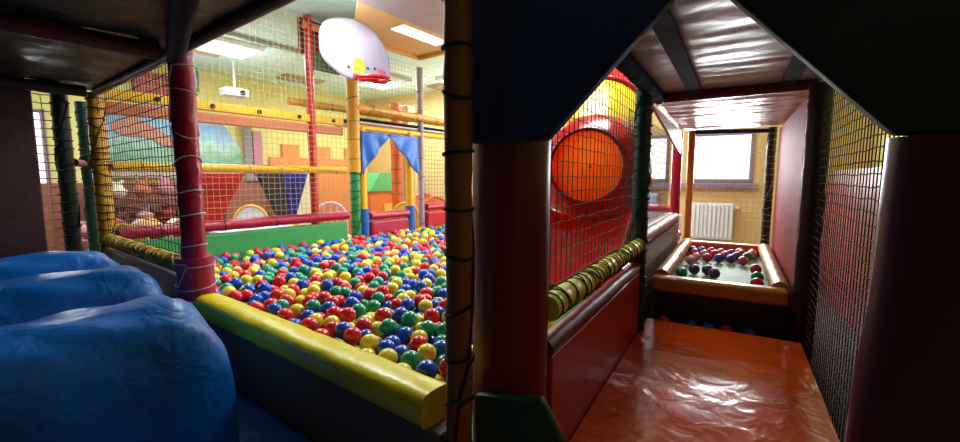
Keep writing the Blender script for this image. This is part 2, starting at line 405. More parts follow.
# nets
net('safety_net', lambda a, b: L(a, V1 - .11, b), .9, 3.05, .96, 3.05, .056, .0021, NETW, 'pale square net stretched across the back of the ball pit')
net('safety_net', lambda a, b: L(U0, a, b), 2.62, 4.31, .92, 1.97, .056, .0026, NETK, 'dark net between the mustard corner post and the wine red post')
net('safety_net', lambda a, b: L(a, V1 - .09, b), 3.2, 6.0, 2.27, 2.88, .056, .0021, NETW, 'pale net above the rope walkway, right of the backboard')
net('safety_net', lambda a, b: L(a, V1 + .02, b), 4.4, 5.6, 1.0, 1.93, .062, .0028, NETG, 'net at the far right above the red barrier')
net('safety_net', lambda a, b: L(a, V1 + .1, b), .0, .62, .6, 1.96, .062, .004, NETY, 'yellowish net beside the dark panel at the far left')
# upper level
padded('red_beam', L(2.6, V1, 3.0), L(3.06, V1, 3.0), .04, V_ORANGE, 'orange bar at the top of the red board', 'bar')
tag(MB().box(L, (2.6, 3.07), (V1 + .07, V1 + .13), (2.72, 3.10)).build('red_board', V_DKRED, bevel=.01), 'dark red board left of the green pole top', 'board')
tag(MB().box(L, (2.66, 3.07), (V1 + .02, V1 + .065), (2.56, 2.74)).build('green_pad', vinyl('dull green pad', '3c5c3c', .5), bevel=.015), 'dull green pad under the dark red board', 'pad')
t = thing('upper_roof', 'light tan vinyl roof panel over the upper level', 'roof panel', L(3.8, 4, 2.93))
MB().prism([L(2.45, 3.2, 2.95), L(4.12, 3.2, 2.95), L(4.12, 4.13, 2.95), L(3.05, 4.13, 2.95)], (0, 0, .02)).build('vinyl', V_TANROOF, t)
MB().box(L, (3.05, 4.14), (4.1, 4.15), (2.915, 2.98)).build('edge_bar', V_MUST, t, bevel=.01)
MB().box(L, (4.09, 4.14), (3.2, 4.1), (2.915, 2.98)).build('edge_bar', V_MUST, t, bevel=.01)
MB().box(L, (3.9, 4.6), (3.55, 3.85), (2.945, 2.952)).build('glow_strip', mat('painted roof glow', 'f0f0f8', .4, emit=1.0), t, label=None) if False else None
tag(MB().box(L, (3.15, 3.85), (3.38, 3.58), (2.935, 2.948)).build('roof_glow', mat('painted roof glow', 'f0f0f8', .4, emit=.6), smooth=False), 'added glowing patch for light showing on the underside of the tan roof', 'light')  # glowing sheet added for light showing on the roof, no lamp
tag(MB().box(L, (2.3, 4.9), (2.0, 3.19), (2.9, 2.92)).build('upper_roof', V_GREYROOF), 'mauve grey vinyl roof panel at the top right of the pit', 'roof panel')

# backboard with hoop
t = thing('basketball_backboard', 'white toy basketball backboard with red rim and yellow centre on the pole', 'basketball hoop', L(3.1, V1 - .16, 2.4))
bc = W(354, 48, 4.45)
pts = []
prof = [(-.41, .05), (-.40, .20), (-.34, .29), (-.19, .335), (-.01, .335), (.11, .305), (.22, .24), (.33, .13), (.405, .0), (.44, -.12), (.445, -.24), (.43, -.31), (.39, -.36), (.30, -.365), (.14, -.345), (-.08, -.33), (-.20, -.27), (-.32, -.18), (-.40, -.08)]
X = (LU * .35 + Vector((1, 0, 0)) * .65).normalized(); X.z = 0; NB_ = Vector((X.y, -X.x, 0))
def sm(pr, n=2):
    for _ in range(n):
        o = []
        for i in range(len(pr)):
            a, b = pr[i], pr[(i + 1) % len(pr)]
            o += [(a[0] * .75 + b[0] * .25, a[1] * .75 + b[1] * .25), (a[0] * .25 + b[0] * .75, a[1] * .25 + b[1] * .75)]
        pr = o
    return pr
prof = [(a * .80 - .0, b * .87 - .022) for a, b in sm(prof, 1)]
bd_ = MB().prism([bc + X * a + Vector((0, 0, b)) for a, b in prof], NB_ * .035).build('board', LILAC, t, bevel=.008)
MB().tube([bc + X * a + Vector((0, 0, b)) + NB_ * .02 for a, b in prof], .011, 6, closed=True).build('board_edge', mat('grey rim plastic', '908898', .4), bd_)
arch = [(a * .9, b * .9) for a, b in [(-.065, -.24), (-.065, -.13)] + [(.065 * math.cos(a), -.13 + .07 * math.sin(a)) for a in [math.pi * (1 - k / 8) for k in range(1, 8)]] + [(.065, -.13), (.065, -.24)]]
MB().prism([bc + X * (a + .04) + Vector((0, 0, b)) + NB_ * .036 for a, b in [(x_, y_ - .05) for x_, y_ in arch]], NB_ * .012).build('yellow_badge', V_BARYEL, bd_)
MB().prism([bc + X * (.27 + .04 * math.cos(a)) + Vector((0, 0, -.225 + .022 * math.sin(a))) + NB_ * .036 for a in [k * math.pi / 8 for k in range(16)]], NB_ * .004).build('logo_badge', mat('pink oval badge', 'c04870', .5), bd_)
MB().tube([bc + Vector((0, 0, -.1)) - NB_ * .0, L(3.19, V1 - .02, bc.z - .1)], .025, 10).build('support_arm', V_MUST, t)
for q in (-.06, .13, .2): MB().tube([bc + X * q + Vector((0, 0, -.2)) + NB_ * .033, bc + X * q + Vector((0, 0, -.2)) + NB_ * .045], .012, 8).build('bolt', BLACK, bd_)
rc = bc + X * .17 + Vector((0, 0, -.325)) + NB_ * .16
MB().tube([rc + X * .17 * math.cos(a) + NB_ * .10 * math.sin(a) for a in [2 * math.pi * k / 28 for k in range(28)]], .02, 8, closed=True).build('rim', mat('red hoop plastic', 'b8181c', .35), t)
MB().box(lambda a, b, z: bc + X * a + NB_ * b + Vector((0, 0, z)), (-.02, .36), (.035, .09), (-.325, -.28)).build('rim_bracket', mat('red hoop plastic', 'b8181c', .35), t, bevel=.01)

# pit near rail
t = thing('yellow_rail', 'thick yellow padded rail along the near edge of the ball pit', 'rail', L(U0, 1.6, .4))
def railf(s, a):
    v = lerp(.80, 2.44, s)
    ang = a * 2 * math.pi; cx = .067 * (abs(math.cos(ang)) ** .6) * (1 if math.cos(ang) > 0 else -1); cz = .055 * (abs(math.sin(ang)) ** .6) * (1 if math.sin(ang) > 0 else -1)
    n_ = 1 + .05 * noise.noise(Vector((v * 9, ang, 0)))
    return L(U0 + .01 + cx * n_, v, .685 + cz * n_)
mbr = MB().grid(lambda s, a: railf(s, -a), 60, 24)
for q_ in (0, 1): mbr.add([railf(q_, k / 24) for k in range(24)], [list(range(24))])
mbr.build('padding', V_YEL, t, angle=80)
MB().box(L, (U0 - .03, U0 + .05), (.755, 2.47), (0, .63)).build('front_panel', V_BROWNP, t, bevel=.01)
# roller between corner post and red post
padded('yellow_roller', L(U0, 2.66, .86), L(U0, 4.29, .86), .045, V_MUST, 'mustard padded roller wound with cords behind the blue humps', 'bar', NETY, .05, .004, .7)
tag(MB().box(L, (U0 - .03, U0 + .03), (2.66, 4.28), (0, .79)).build('side_board', vinyl('slate blue board', '2c3c64', .4), bevel=.01), 'slate blue board under the mustard roller', 'board')

# ================================================================= BLUE HUMPS
def hump(v0, v1, zt, ue, label, seed):
    wv = (v1 - v0) / 2; vc = (v0 + v1) / 2
    NU, NV_ = 70, 44
    def f(s, t_):
        # s along, t_ round the section
        u = lerp(-1.5, ue, s)
        e = max(0, (u - (ue - .15)) / .15)
        hh = zt - .4; shrink = 1 - .10 * e ** 2
        h = hh * (1 - .30 * e ** 3)
        a = math.pi * t_
        cx = math.cos(a); cz = math.sin(a)
        x = wv * shrink * (abs(cx) ** .55) * (1 if cx > 0 else -1)
        z = h * (abs(cz) ** .5)
        p = Vector((u, vc + x, .4 + z))
        k = noise.noise(Vector((u * 5 + seed, x * 2.0 + z * 4, z * 2)))
        fold = math.sin((u * 1.0 + z * 1.6 + x) * 22 + 3 * noise.noise(Vector((u * 3, x * 3, seed)))) * .009 * (.5 + e)
        p.z += (k * .024 + fold) * cz; p.y += (k * .012) * (1 if cx > 0 else -1) * abs(cx)
        return L(p.x, p.y, p.z)
    mb = MB().grid(f, NU, NV_)
    # end cap
    n0 = len(mb.v); ring = [f(1, j / NV_) for j in range(NV_ + 1)]
    m2 = 7; cap = []
    c0 = L(ue, vc, .55)
    def g(s, t_):
        p = f(1, t_).lerp(L(ue, vc, .4 + .25 * .5), s)
        bul = .035 * math.sin(min(1, s * 1.6) * math.pi / 2)
        q = p + LU * bul
        return q
    mb.grid(g, 8, NV_)
    tag(mb.build('blue_hump', V_BLUE, angle=70), label, 'cushion')
hump(1.50, 2.04, .925, .60, 'blue padded hump nearest the viewer, beside the yellow rail', 1.3)
hump(2.26, 2.72, .94, .65, 'blue padded hump in the middle of the three', 5.1)
hump(3.02, 3.42, .935, .67, 'blue padded hump furthest back of the three', 9.7)
tag(MB().box(L, (-1.5, .79), (.9, 4.2), (.0, .385)).build('blue_mat', V_BLUE, bevel=.02), 'flat blue vinyl platform under the three humps', 'mat')
# dark panel far left
tag(MB().box(L, (-1.6, .5), (V1 - .02, V1 + .02), (.4, 1.97)).build('vinyl_screen', vinyl('dark maroon mesh', '38161a', .6), bevel=.01), 'dark maroon vinyl panel at the far left', 'panel')
# roof over the humps
def rooff(s, t_):
    u = lerp(-2.0, U0, s); v = lerp(.8, 4.4, t_)
    k = .03 * noise.noise(Vector((u * 3, v * 2, 0))) + .015 * noise.noise(Vector((u * 9, v * 7, 2)))
    e = min(1, (U0 - u) / .12, (4.4 - v) / .1 + .0)
    return L(u, v, 2.03 + k * max(0, e))
tag(MB().grid(rooff, 60, 70).build('roof_canopy', V_ROOF, solid=.02), 'dark wrinkled vinyl roof over the blue humps', 'roof')
padded('roof_edge_bar', L(U0, .72, 2.0), L(U0, 4.36, 2.0), .022, vinyl('brown edge binding', '6a4c40', .5), 'brown edge bar of the dark roof', 'bar')
padded('red_roof_beam', L(-1.9, 2.6, 1.98), L(U0 - .08, 2.6, 1.98), .04, V_MAROON, 'dark red beam under the dark roof leading to the wine red post', 'bar')
padded('dark_roof_beam', L(-1.9, 4.2, 1.98), L(U0 - .08, 4.2, 1.98), .04, vinyl('black padding', '140e10', .5), 'black beam at the back of the dark roof', 'bar')
padded('dark_roof_strap', L(.80, 2.5, 1.965), L(.56, 1.6, 1.965), .04, vinyl('dark indigo padding', '1c1430', .85, spec=.1), 'dark indigo padded beam under the roof above the wine red post', 'bar')

# ================================================================= HALL BACKGROUND
def muralmat():
    m = bpy.data.materials.new('painted landscape'); m.use_nodes = True; nt = m.node_tree; b = nt.nodes['Principled BSDF']; b.inputs['Roughness'].default_value = .7
    tc = nt.nodes.new('ShaderNodeTexCoord'); sp = nt.nodes.new('ShaderNodeSeparateXYZ'); nt.links.new(tc.outputs['Generated'], sp.inputs[0])
    n = nt.nodes.new('ShaderNodeTexNoise'); n.inputs['Scale'].default_value = 9; nt.links.new(tc.outputs['Generated'], n.inputs['Vector'])
    a = nt.nodes.new('ShaderNodeMath'); a.operation = 'MULTIPLY_ADD'; a.inputs[1].default_value = .5; nt.links.new(n.outputs[0], a.inputs[0]); nt.links.new(sp.outputs[2], a.inputs[2])
    r = nt.nodes.new('ShaderNodeValToRGB'); e = r.color_ramp.elements
    e[0].position = .3; e[0].color = srgb('c0a8a0'); e[1].position = 1.0; e[1].color = srgb('7ca4cc')
    for p, c in [(.45, '6c9c84'), (.62, '90b8a0'), (.74, 'b0ccc4'), (.8, '94bcd4')]: q = e.new(p); q.color = srgb(c)
    nt.links.new(a.outputs[0], r.inputs[0]); nt.links.new(r.outputs[0], b.inputs['Base Color'])
    return m
mu = [(1.5, 1.35), (3.45, 1.35), (3.42, 1.85), (3.2, 2.22), (2.9, 2.42), (2.3, 2.5), (1.8, 2.42), (1.55, 2.2)]
t = thing('wall_mural', 'blue and green landscape painting with rounded top on the yellow wall', 'mural', L(2.4, 7.95, 1.35))
MB().prism([L(u, 7.93, z) for u, z in mu], LV * .04).build('painting', muralmat(), t)
mc = sm([(1.62, 2.1), (1.9, 2.3), (2.1, 2.18), (2.3, 2.05), (2.5, 1.85), (2.3, 1.82), (2.1, 1.98), (1.8, 1.95)], 2)
MB().prism([L(u, 7.91, z) for u, z in mc], LV * .018).build('orange_shape', mat('orange mural paint', 'c08070', .7), t)
MB().box(L, (3.48, 3.62), (7.9, 7.97), (1.3, 2.35)).build('grey_border', mat('grey mural border', '8a7c7c', .7), t)
tag(MB().box(L, (3.64, 3.80), (7.9, 7.99), (1.3, 2.2)).build('wall_panel', mat('pink mauve panel', 'c07890', .7), bevel=.01), 'narrow pink panel right of the wall mural', 'panel')
def battlement():
    mb = MB(); mb.box(L, (3.95, 6.15), (7.95, 7.99), (0, 1.75))
    for k in range(3): mb.box(L, (4.2 + k * .7, 4.55 + k * .7), (7.95, 7.99), (1.75, 2.0))
    return mb
tag(battlement().build('orange_dado', mat('orange wall paint', 'e08848', .7)), 'orange painted crenellated band low on the yellow wall', 'wall paint')
tag(MB().box(L, (-1, 3.94), (7.97, 7.995), (0, 1.28)).build('red_dado', mat('dull rose wall paint', '94544c', .7)), 'dull rose painted band under the mural', 'wall paint')
# projector on ceiling mount
pj = L(3.0, 7.0, 2.62)
t = thing('projector', 'white ceiling mounted projector above the mural', 'projector', pj)
MB().box(L, (2.82, 3.16), (6.9, 7.16), (2.60, 2.72)).build('body', WHITE, t, bevel=.02)
MB().tube([L(3.0, 7.03, 2.71), L(3.0, 7.03, 3.12)], .018, 10).build('mount', WMETAL, t)
MB().tube([L(3.05, 6.86, 2.655), L(3.05, 6.91, 2.655)], .035, 14).build('lens', BLACK, t)
# picture behind red post top (blue/green sign)
tag(MB().box(L, (2.63, 2.82), (7.85, 7.9), (2.75, 3.08)).build('wall_sign', mat('green blue sign', '4c8c50', .5, col2='3060a0', cscale=3)), 'small green and blue sign high beside the wine red post', 'sign')
tag(MB().box(L, (1.98, 2.42), (7.93, 7.99), (2.55, 2.95)).build('wall_sign', mat('red sign', 'a03020', .5)), 'dark red sign on the wall just left of the wine red post', 'sign')

def chair(name, loc, rot, m, label, s=1.0, arched=True, group=None, m2=None):
    t = thing(name, label, 'chair', loc, group)
    c, sn = math.cos(rot), math.sin(rot)
    base = Vector(loc)
    def F(a, b, z): return base + Vector((a * c - b * sn, a * sn + b * c, z)) * s
    MB().box(F, (-.2, .2), (-.19, .19), (.41, .45)).build('seat', m2 or m, t, bevel=.015)
    for sx in (-1, 1):
        for sy in (-1, 1):
            MB().tube([F(sx * .17, sy * .16, .42), F(sx * .21, sy * .2, 0)], .022 * s, 8).build('leg', m, t)
    pts = [F(-.19, .19, .43), F(-.2, .22, .65)] + [F(-.2 * math.cos(a), .23, .65 + .2 * math.sin(a)) for a in [math.pi * k / 10 for k in range(1, 10)]] + [F(.2, .22, .65), F(.19, .19, .43)]
    MB().tube(pts, .022 * s, 8).build('back_frame', m, t)
    if arched:
        for x in (-.08, 0, .08): 
            MB().tube([F(x, .2, .44), F(x, .225, .83)], .014 * s, 8).build('spindle', m2 or m, t)
    else:
        poly = [F(-.19, .21, .5), F(.19, .21, .5)] + [F(.19 * math.cos(a), .225, .65 + .19 * math.sin(a)) for a in [math.pi * k / 10 for k in range(11)]]
        MB().prism(poly, (F(0, .02, 0) - F(0, 0, 0))).build('backrest', m2 or m, t)
    return t
PINKW = mat('pale pink plastic', 'e8c0c8', .4); YP = mat('yellow plastic', 'e0a83c', .4); ORP = mat('orange plastic', 'e8783c', .4)
def flo(x, y, d):
    p = W(x, y, d); p.z = 0; return p
chair('plastic_chair', flo(333, 200, 6.0), .5, PINKW, 'pale pink plastic chair with arched back behind the green post', 1.15)
chair('plastic_chair', flo(246, 200, 6.0), .3, YP, 'yellow plastic chair between the hanging panels', 1.1, m2=WHITE, arched=False)
chair('plastic_chair', flo(292, 205, 6.9), .9, YP, 'yellow plastic chair right of the deep blue panel', .9, arched=False)
chair('plastic_chair', flo(112, 200, 4.2), .4, YP, 'yellow plastic chair behind the net at the left', 1.0, arched=False)
chair('plastic_chair', flo(163, 205, 4.85), -.3, PINKW, 'pale pink plastic chair at the left near the wine red post', 1.0, m2=RD, arched=False)
chair('plastic_chair', flo(429, 195, 7.7), .5, ORP, 'orange chair with rounded back beyond the right red barrier', 1.25, arched=False)
chair('plastic_chair', flo(442, 195, 7.1), .5, ORP, 'orange chair with rounded back nearest the brown post', 1.2, arched=False)
chair('plastic_chair', flo(410, 195, 6.7), .5, YP, 'yellow chair with a dark red seat under the right drape', 1.1, arched=False, m2=mat('yellow seat', 'e8b040', .4))
def table(loc, s, m, label):
    t = thing('play_table', label, 'table', loc); b = Vector(loc)
    F = lambda a, c, z: b + LU * a * s + LV * c * s + Vector((0, 0, z))
    MB().box(F, (-.5, .5), (-.35, .35), (.62, .66)).build('tabletop', m, t, bevel=.01)
    for a in (-.44, .44):
        for c in (-.3, .3): MB().tube([F(a, c, 0), F(a, c, .63)], .025, 8).build('leg', WMETAL, t)
table(L(2.7, 5.9, 0), 1, WHITE, 'white low play table behind the back net')
table(L(1.5, 6.6, 0), 1, mat('brown table top', '8c5038', .5), 'brown low table behind the net at the left')
# jumble of soft toys on the left table: individual cushions
jc = ['c88090', 'a03c48', 'd89c60', 'e8dcc8', '8c5c6c', 'b86c58', 'c8a0a8']
for i in range(7):
    p = L(1.09 + (i % 4) * .28, 6.46 + (i // 4) * .32, .66 + .05)
    r_ = .115 + .01 * (i % 3)
    mb = MB()
    ringsN = [p + Vector((0, 0, -.05 + r_ * 1.4 * k / 6)) for k in range(7)]
    mb.tube(ringsN, [max(.02, r_ * math.sin(math.pi * (k + .7) / 7.4)) for k in range(7)], 12)
    tag(mb.build('soft_toy', mat('plush %d' % i, jc[i], .9)), ['pink', 'dark red', 'tan', 'cream', 'mauve', 'rust', 'pale pink'][i] + ' soft toy on the brown table behind the left net', 'soft toy')
t = thing('toy_shelf', 'brown open toy shelf against the wall under the mural', 'shelf', L(2.1, 7.6, 0))
WOOD = mat('reddish shelf wood', '7c4436', .5)
for z in (.35, .68, 1.02): MB().box(L, (1.45, 2.9), (7.4, 7.8), (z, z + .03)).build('shelf_board', WOOD, t, bevel=.004)
for u in (1.42, 2.9): MB().box(L, (u, u + .03), (7.4, 7.8), (0, 1.32)).build('side_panel', WOOD, t, bevel=.004)
kc = [('cream', 'e8dcc8'), ('rust', 'b86c48'), ('rose', 'c07888'), ('white', 'ece4e4'), ('orange', 'd8803c'), ('plum', '6c3c4c'), ('pink', 'd8a0a8'), ('red', 'a8303c'), ('tan', 'c89c68'), ('grey', '98888c')]
for i, (cn, ch) in enumerate(kc):
    u = 1.60 + (i % 5) * .28; z0 = 1.052 if i < 5 else .712; h_ = .24 + .03 * (i % 3) if i < 5 else .22
    mb = MB(); c_ = L(u, 7.55, z0)
    mb.tube([c_ + Vector((0, 0, h_ * k / 8)) for k in range(9)], [max(.015, .115 * math.sin(math.pi * (k + .8) / 9.6) * (1 - .25 * (k > 4)) ) for k in range(9)], 14)
    for sg in (-1, 1): mb.tube([c_ + LU * (sg * .03) + Vector((0, 0, h_ * .8)), c_ + LU * (sg * .07) + Vector((0, 0, h_ * 1.12))], [.03, .015], 8)
    tag(mb.build('soft_toy', mat('plush ' + cn, ch, .9)), '%s eared soft toy on the %s board of the toy shelf' % (cn, 'top' if i < 5 else 'middle'), 'soft toy')
# orange pillar, pale pillar
padded('padded_pillar', L(4.9, 5.5, 0), L(4.9, 5.5, 2.6), .09, V_ORANGE, 'orange padded pillar seen between the blue drapes', 'pillar', CORD_K, .22, .004)
tag(MB().box(L, (5.1, 5.28), (5.42, 5.6), (0, 2.6)).build('pale_pillar', mat('pale tan pillar', 'd0b090', .6), bevel=.02), 'pale tan square pillar right of the orange one', 'pillar')
# green roofed play house
t = thing('play_house', 'orange play house with green roof beyond the drapes', 'play house', L(5.4, 6.6, 0))
MB().box(L, (5.0, 5.85), (6.35, 6.9), (0, 1.1)).build('wall', mat('orange house wall', 'e07838', .5), t, bevel=.01)
MB().prism([L(4.95, 6.3, 1.1), L(5.9, 6.3, 1.1), L(5.65, 6.3, 1.45), L(5.2, 6.3, 1.45)], LV * .65).build('roof', mat('green house roof', '58a868', .5), t)
MB().box(L, (5.3, 5.55), (6.31, 6.36), (.1, .85)).build('door', mat('house door yellow', 'e0b84c', .5), t)
# window-like bright board at hall right
tag(MB().box(L, (4.1, 4.5), (7.5, 7.9), (0, 1.5)).build('white_cupboard', mat('cupboard beige', 'd8c8a8', .6), bevel=.01), 'beige cupboard side seen right of the slim red post', 'cupboard')

# ================================================================= CORRIDOR
QL, QR, PZ = -.45, .36, .45
# mat
def matf(s, t_):
    p = lerp(.3, 2.86, s); q = lerp(QL, QR, t_)
    k = .010 * noise.noise(Vector((p * 3, q * 2.5, 0))) + .002 * noise.noise(Vector((p * 14, q * 9, 3)))
    e = min(1, t_ * 8, (1 - t_) * 8, (1 - s) * 10)
    return K(p, q, PZ - .02 + (k + .004) * e)
t = thing('floor_mat', 'glossy orange red vinyl floor mat of the corridor', 'mat', K(1.5, 0, 0))
MB().grid(matf, 70, 26).build('top_cover', V_MAT, t, angle=80)
MB().box(K, (.3, 2.86), (QL, QR), (.0, PZ - .035)).build('base', V_MATSIDE, t)
# left side wall below ledge
QL2 = -.47
t = thing('side_bolster', 'dark red padded side wall along the left of the corridor', 'wall pad', K(1.7, QL, 0))
MB().box(K, (1.17, 2.56), (QL - .07, QL - .004), (0, .80)).build('side_cover', V_MATSIDE, t, bevel=.012)
path = line(K(1.17, QL - .035, .82), K(2.56, QL - .035, .82), 24); MB().tube(path, lumpy(path, .035, .04), 14).build('top_roll', V_DKRED, t)
MB().box(K, (2.575, 2.84), (QL - .13, QL - .10), (0, .80)).build('glare_stop', V_DKRED, t)  # added to block a bright reflection reaching the mat through the gap
padded('lime_roller', K(1.16, QL - .02, .955), K(2.56, QL - .02, .955), .041, V_LIME, 'lime yellow padded rail wound with dark green cord beside the slide', 'bar', CORD_D, .045, .0026, .9, .02)
net('corridor_net', lambda a, b: K(a, QL - .045, b), 1.14, 2.56, 1.0, 1.86, .05, .0017, NETG, 'green grey net between the corridor and the red slide')
padded('padded_post', K(2.62, QL - .03, 0), K(2.62, QL - .03, 1.86), .046, V_DKGREEN, 'dark green corded post between slide net and small ball tray', 'post', CORD_D, .06, .005, .6)
padded('padded_post', K(2.78, QL - .05, 0), K(2.78, QL - .05, 1.86), .04, V_NAVY, 'near black post just behind the dark green one', 'post')
padded('brown_roller', K(2.85, QL - .10, .93), K(4.95, QL - .10, .93), .055, vinyl('brown rose padding', '9c5c4c', .5), 'brown rose padded rail beyond the dark green post', 'bar')
tag(MB().box(K, (2.85, 4.9), (QL - .10, QL - .05), (.0, .87)).build('grey_side_board', vinyl('grey clear vinyl', '7c726e', .5, spec=.3)), 'grey glossy board left of the small ball tray', 'board')
net('corridor_net', lambda a, b: K(a, QL - .168, b), 2.9, 4.9, .98, 1.8, .05, .002, NETG, 'net above the brown rose rail before the window')
padded('padded_post', K(4.95, -.55, 0), K(4.95, -.55, 1.84), .05, V_CRIMSON, 'crimson post left of the far corridor frame', 'post')
padded('padded_post', K(5.0, -.42, .0), K(5.0, -.42, 1.84), .035, V_TAN, 'tan post at the left of the far corridor frame', 'post')
padded('padded_post', K(5.0, .28, .0), K(5.0, .28, 1.84), .038, V_DKGREEN, 'dark green post at the right of the far corridor frame', 'post', CORD_W, .06, .003, .5)
padded('top_bar', K(5.0, -.42, 1.83), K(5.0, .28, 1.81), .022, V_NAVY, 'thin dark blue bar across the top of the far frame', 'bar')
net('corridor_net', lambda a, b: K(5.03, a, b), -.40, .26, .75, 1.8, .05, .0012, mat('white net cord', 'e0d8e8', .7), 'fine white net in front of the end window')
padded('red_cross_bar', K(6.2, -2.6, .93), K(6.2, -.7, .93), .05, V_CRIMSON, 'crimson bar crossing before the end wall behind the slide', 'bar')
tag(MB().box(K, (6.15, 6.22), (-3.2, -.6), (0, .86)).build('end_board', vinyl('white padded board', 'c8c0c8', .4), bevel=.01), 'whitish padded board at the far end of the ball pit', 'board')
# ceilings
def croof(p0, p1, z0, z1, name, label, m, q0=QL - .08, q1=.40):
    def f(s, t_):
        p = lerp(p0, p1, s); q = lerp(q0, q1, t_)
        k = .014 * noise.noise(Vector((p * 9, q * 2, 0))) + .006 * noise.noise(Vector((p * 22, q * 4, 4)))
        e = min(1, s * 10, (1 - s) * 10)
        return K(p, q, lerp(z0, z1, s) + .03 + k * e * .6)
    tag(MB().grid(f, 90, 24).build(name, m, solid=.012), label, 'roof')
croof(1.03, 3.0, 1.87, 1.87, 'corridor_roof', 'glossy mauve grey vinyl roof of the near corridor', V_CROOF)
croof(3.0, 5.0, 1.86, 1.83, 'corridor_roof', 'wrinkled rose grey vinyl roof over the small ball tray', vinyl('rose grey roof vinyl', 'cc9ca8', .3, .3, 7, dist=.03))
padded('red_roof_bar', K(3.0, QL - .05, 1.865), K(3.0, .36, 1.865), .028, V_DKRED, 'dark red padded bar crossing the corridor roof', 'bar')
padded('dark_roof_bar', K(1.06, QL - .0, 1.86), K(2.95, QL - .0, 1.86), .04, vinyl('matt dark padding', '140e14', .9, spec=.05), 'dark padded bar along the left top of the corridor', 'bar')
for i, q in enumerate([-.24, .22]):
    tag(MB().box(K, (1.06, 2.95), (q - .035, q + .035), (1.865, 1.872)).build('roof_strap', vinyl('dark plum strap', '2c1c24', .8, spec=.1)), ['left', 'right'][i] + ' dark plum strap under the near corridor roof', 'strap')
# gussets at the side tops beyond the red bar
def gus(q, s_, label, m):
    tag(MB().prism([K(3.05, q, 1.85), K(4.9, q, 1.83), K(4.9, q, 1.6), K(4.7, q, 1.62), K(4.0, q, 1.72)], CV * .02 * s_).build('corner_gusset', m), label, 'gusset')
gus(QL - .06, -1, 'orange red gusset at the left top of the far corridor', vinyl('orange red vinyl', 'b83418', .35))
# right wall beyond p=3
tag(MB().box(K, (3.1, 4.9), (.33, .39), (.0, 1.83)).build('red_wall_pad', vinyl('red wall vinyl', 'a41c28', .7, .3, 5, spec=.15), bevel=.02), 'glossy red padded wall right of the small ball tray', 'wall pad')
padded('padded_post', K(2.95, .37, 0), K(2.95, .37, 1.86), .055, vinyl('dark plum padding', '2c0e18', .5), 'dark plum post on the right between net and red wall', 'post')
net('corridor_net', lambda a, b: K(a, .38, b), 1.1, 2.92, .2, 1.86, .042, .0026, mat('dark brown net cord', '2c1c10', .8), 'dark brown net along the right side of the corridor')
tag(MB().box(K, (.8, 6.6), (.95, 1.0), (0, 1.30)).build('rose_wall_pad', vinyl('dull rose glossy pad', '7c2c34', .3)), 'dull rose padding low behind the right net', 'wall pad')
tag(MB().box(K, (.8, 6.6), (1.02, 1.07), (1.1, 1.44)).build('reflection_band', vinyl('grey plum reflection tone', '9c8078', .3)), 'grey brown band painted as reflections behind the right net', 'wall pad')  # reflections put into the colour as a grey brown band

tag(MB().box(K, (.8, 6.9), (.42, .94), (0, .03)).build('floor_pad', vinyl('dull plum floor pad', '4c2c2c', .6)), 'dull plum floor pad beyond the right net', 'mat')
# small ball tray
t = thing('ball_tray', 'shallow ball tray with tan padded rim at the end of the corridor', 'ball pit', K(3.9, -.08, .3))
MB().box(K, (3.04, 4.8), (-.42, .27), (.50, .60)).build('tray_floor', vinyl('pale green grey vinyl', '86a878', .6, .3, 6, spec=.3), t)
fr = MB().box(K, (2.93, 3.04), (-.45, .30), (.60, .70)).build('front_rim', V_TAN, t, bevel=.03)
MB().box(K, (4.78, 4.9), (-.42, .28), (.58, .70)).build('back_rim', V_ORANGE, t, bevel=.03)
for q, l_ in ((-.40, 'left'), (.265, 'right')):
    for k in range(4):
        a = 3.04 + k * .435; path = line(K(a, q, .68), K(a + .425, q, .68), 8)
        MB().tube(path, lumpy(path, .05, .05), 14).build('rim_roll', V_TAN, t)
MB().box(K, (3.0, 4.85), (-.42, .28), (.0, .5)).build('plinth', vinyl('black green plinth vinyl', '14140f', .6), t)
MB().box(K, (2.87, 2.96), (-.42, .32), (.0, .36)).build('step', vinyl('dark step vinyl', '1c1818', .6), t)
sph = {}
def ico(r, sub):
    import bmesh
    if (r, sub) not in sph:
        me = bpy.data.meshes.new('ball'); bm = bmesh.new(); bmesh.ops.create_icosphere(bm, subdivisions=sub, radius=r)
        for f in bm.faces: f.smooth = True
        bm.to_mesh(me); bm.free(); sph[(r, sub)] = me
    return sph[(r, sub)]
def ball(p, r, m, label, group, sub=3):
    key = (r, sub, m.name)
    if key not in sph:
        me = ico(r, sub).copy(); me.materials.append(m); sph[key] = me
    o = bpy.data.objects.new('play_ball', sph[key]); COL.objects.link(o); o.location = p
    return tag(o, label, 'ball', group)
pk = mat('pink ball plastic', 'c83c70', .3, coat=.3); pu = mat('purple ball plastic', '50387c', .3, coat=.3); ob = mat('orange ball plastic', 'e08030', .3, coat=.3); lp = mat('light pink ball plastic', 'e0a0b0', .3, coat=.3)
TB = {'pink': pk, 'purple': pu, 'orange': ob, 'light pink': lp, 'green': BALLC[3], 'red': BALLC[0], 'blue': BALLC[1]}
def tball(c, p, q, z=.641):
    ball(K(p, q, z), .04, TB[c], '%s plastic ball in the small tray at the corridor end' % c, '%s balls in the small tray' % c)
row = ['purple', 'blue', 'pink', 'pink', 'purple', 'pink', 'light pink']
for i, c in enumerate(row): tball(c, 4.55 + random.uniform(-.05, .05), -.33 + i * .083)
for i, c in enumerate(['pink', 'light pink', 'red', 'pink', 'purple', 'green']): tball(c, 4.40 + random.uniform(-.03, .03), -.30 + i * .085)
for i, c in enumerate(['light pink', 'pink', 'blue', 'purple', 'pink']): tball(c, 4.20 + random.uniform(-.03, .03), -.27 + i * .09)
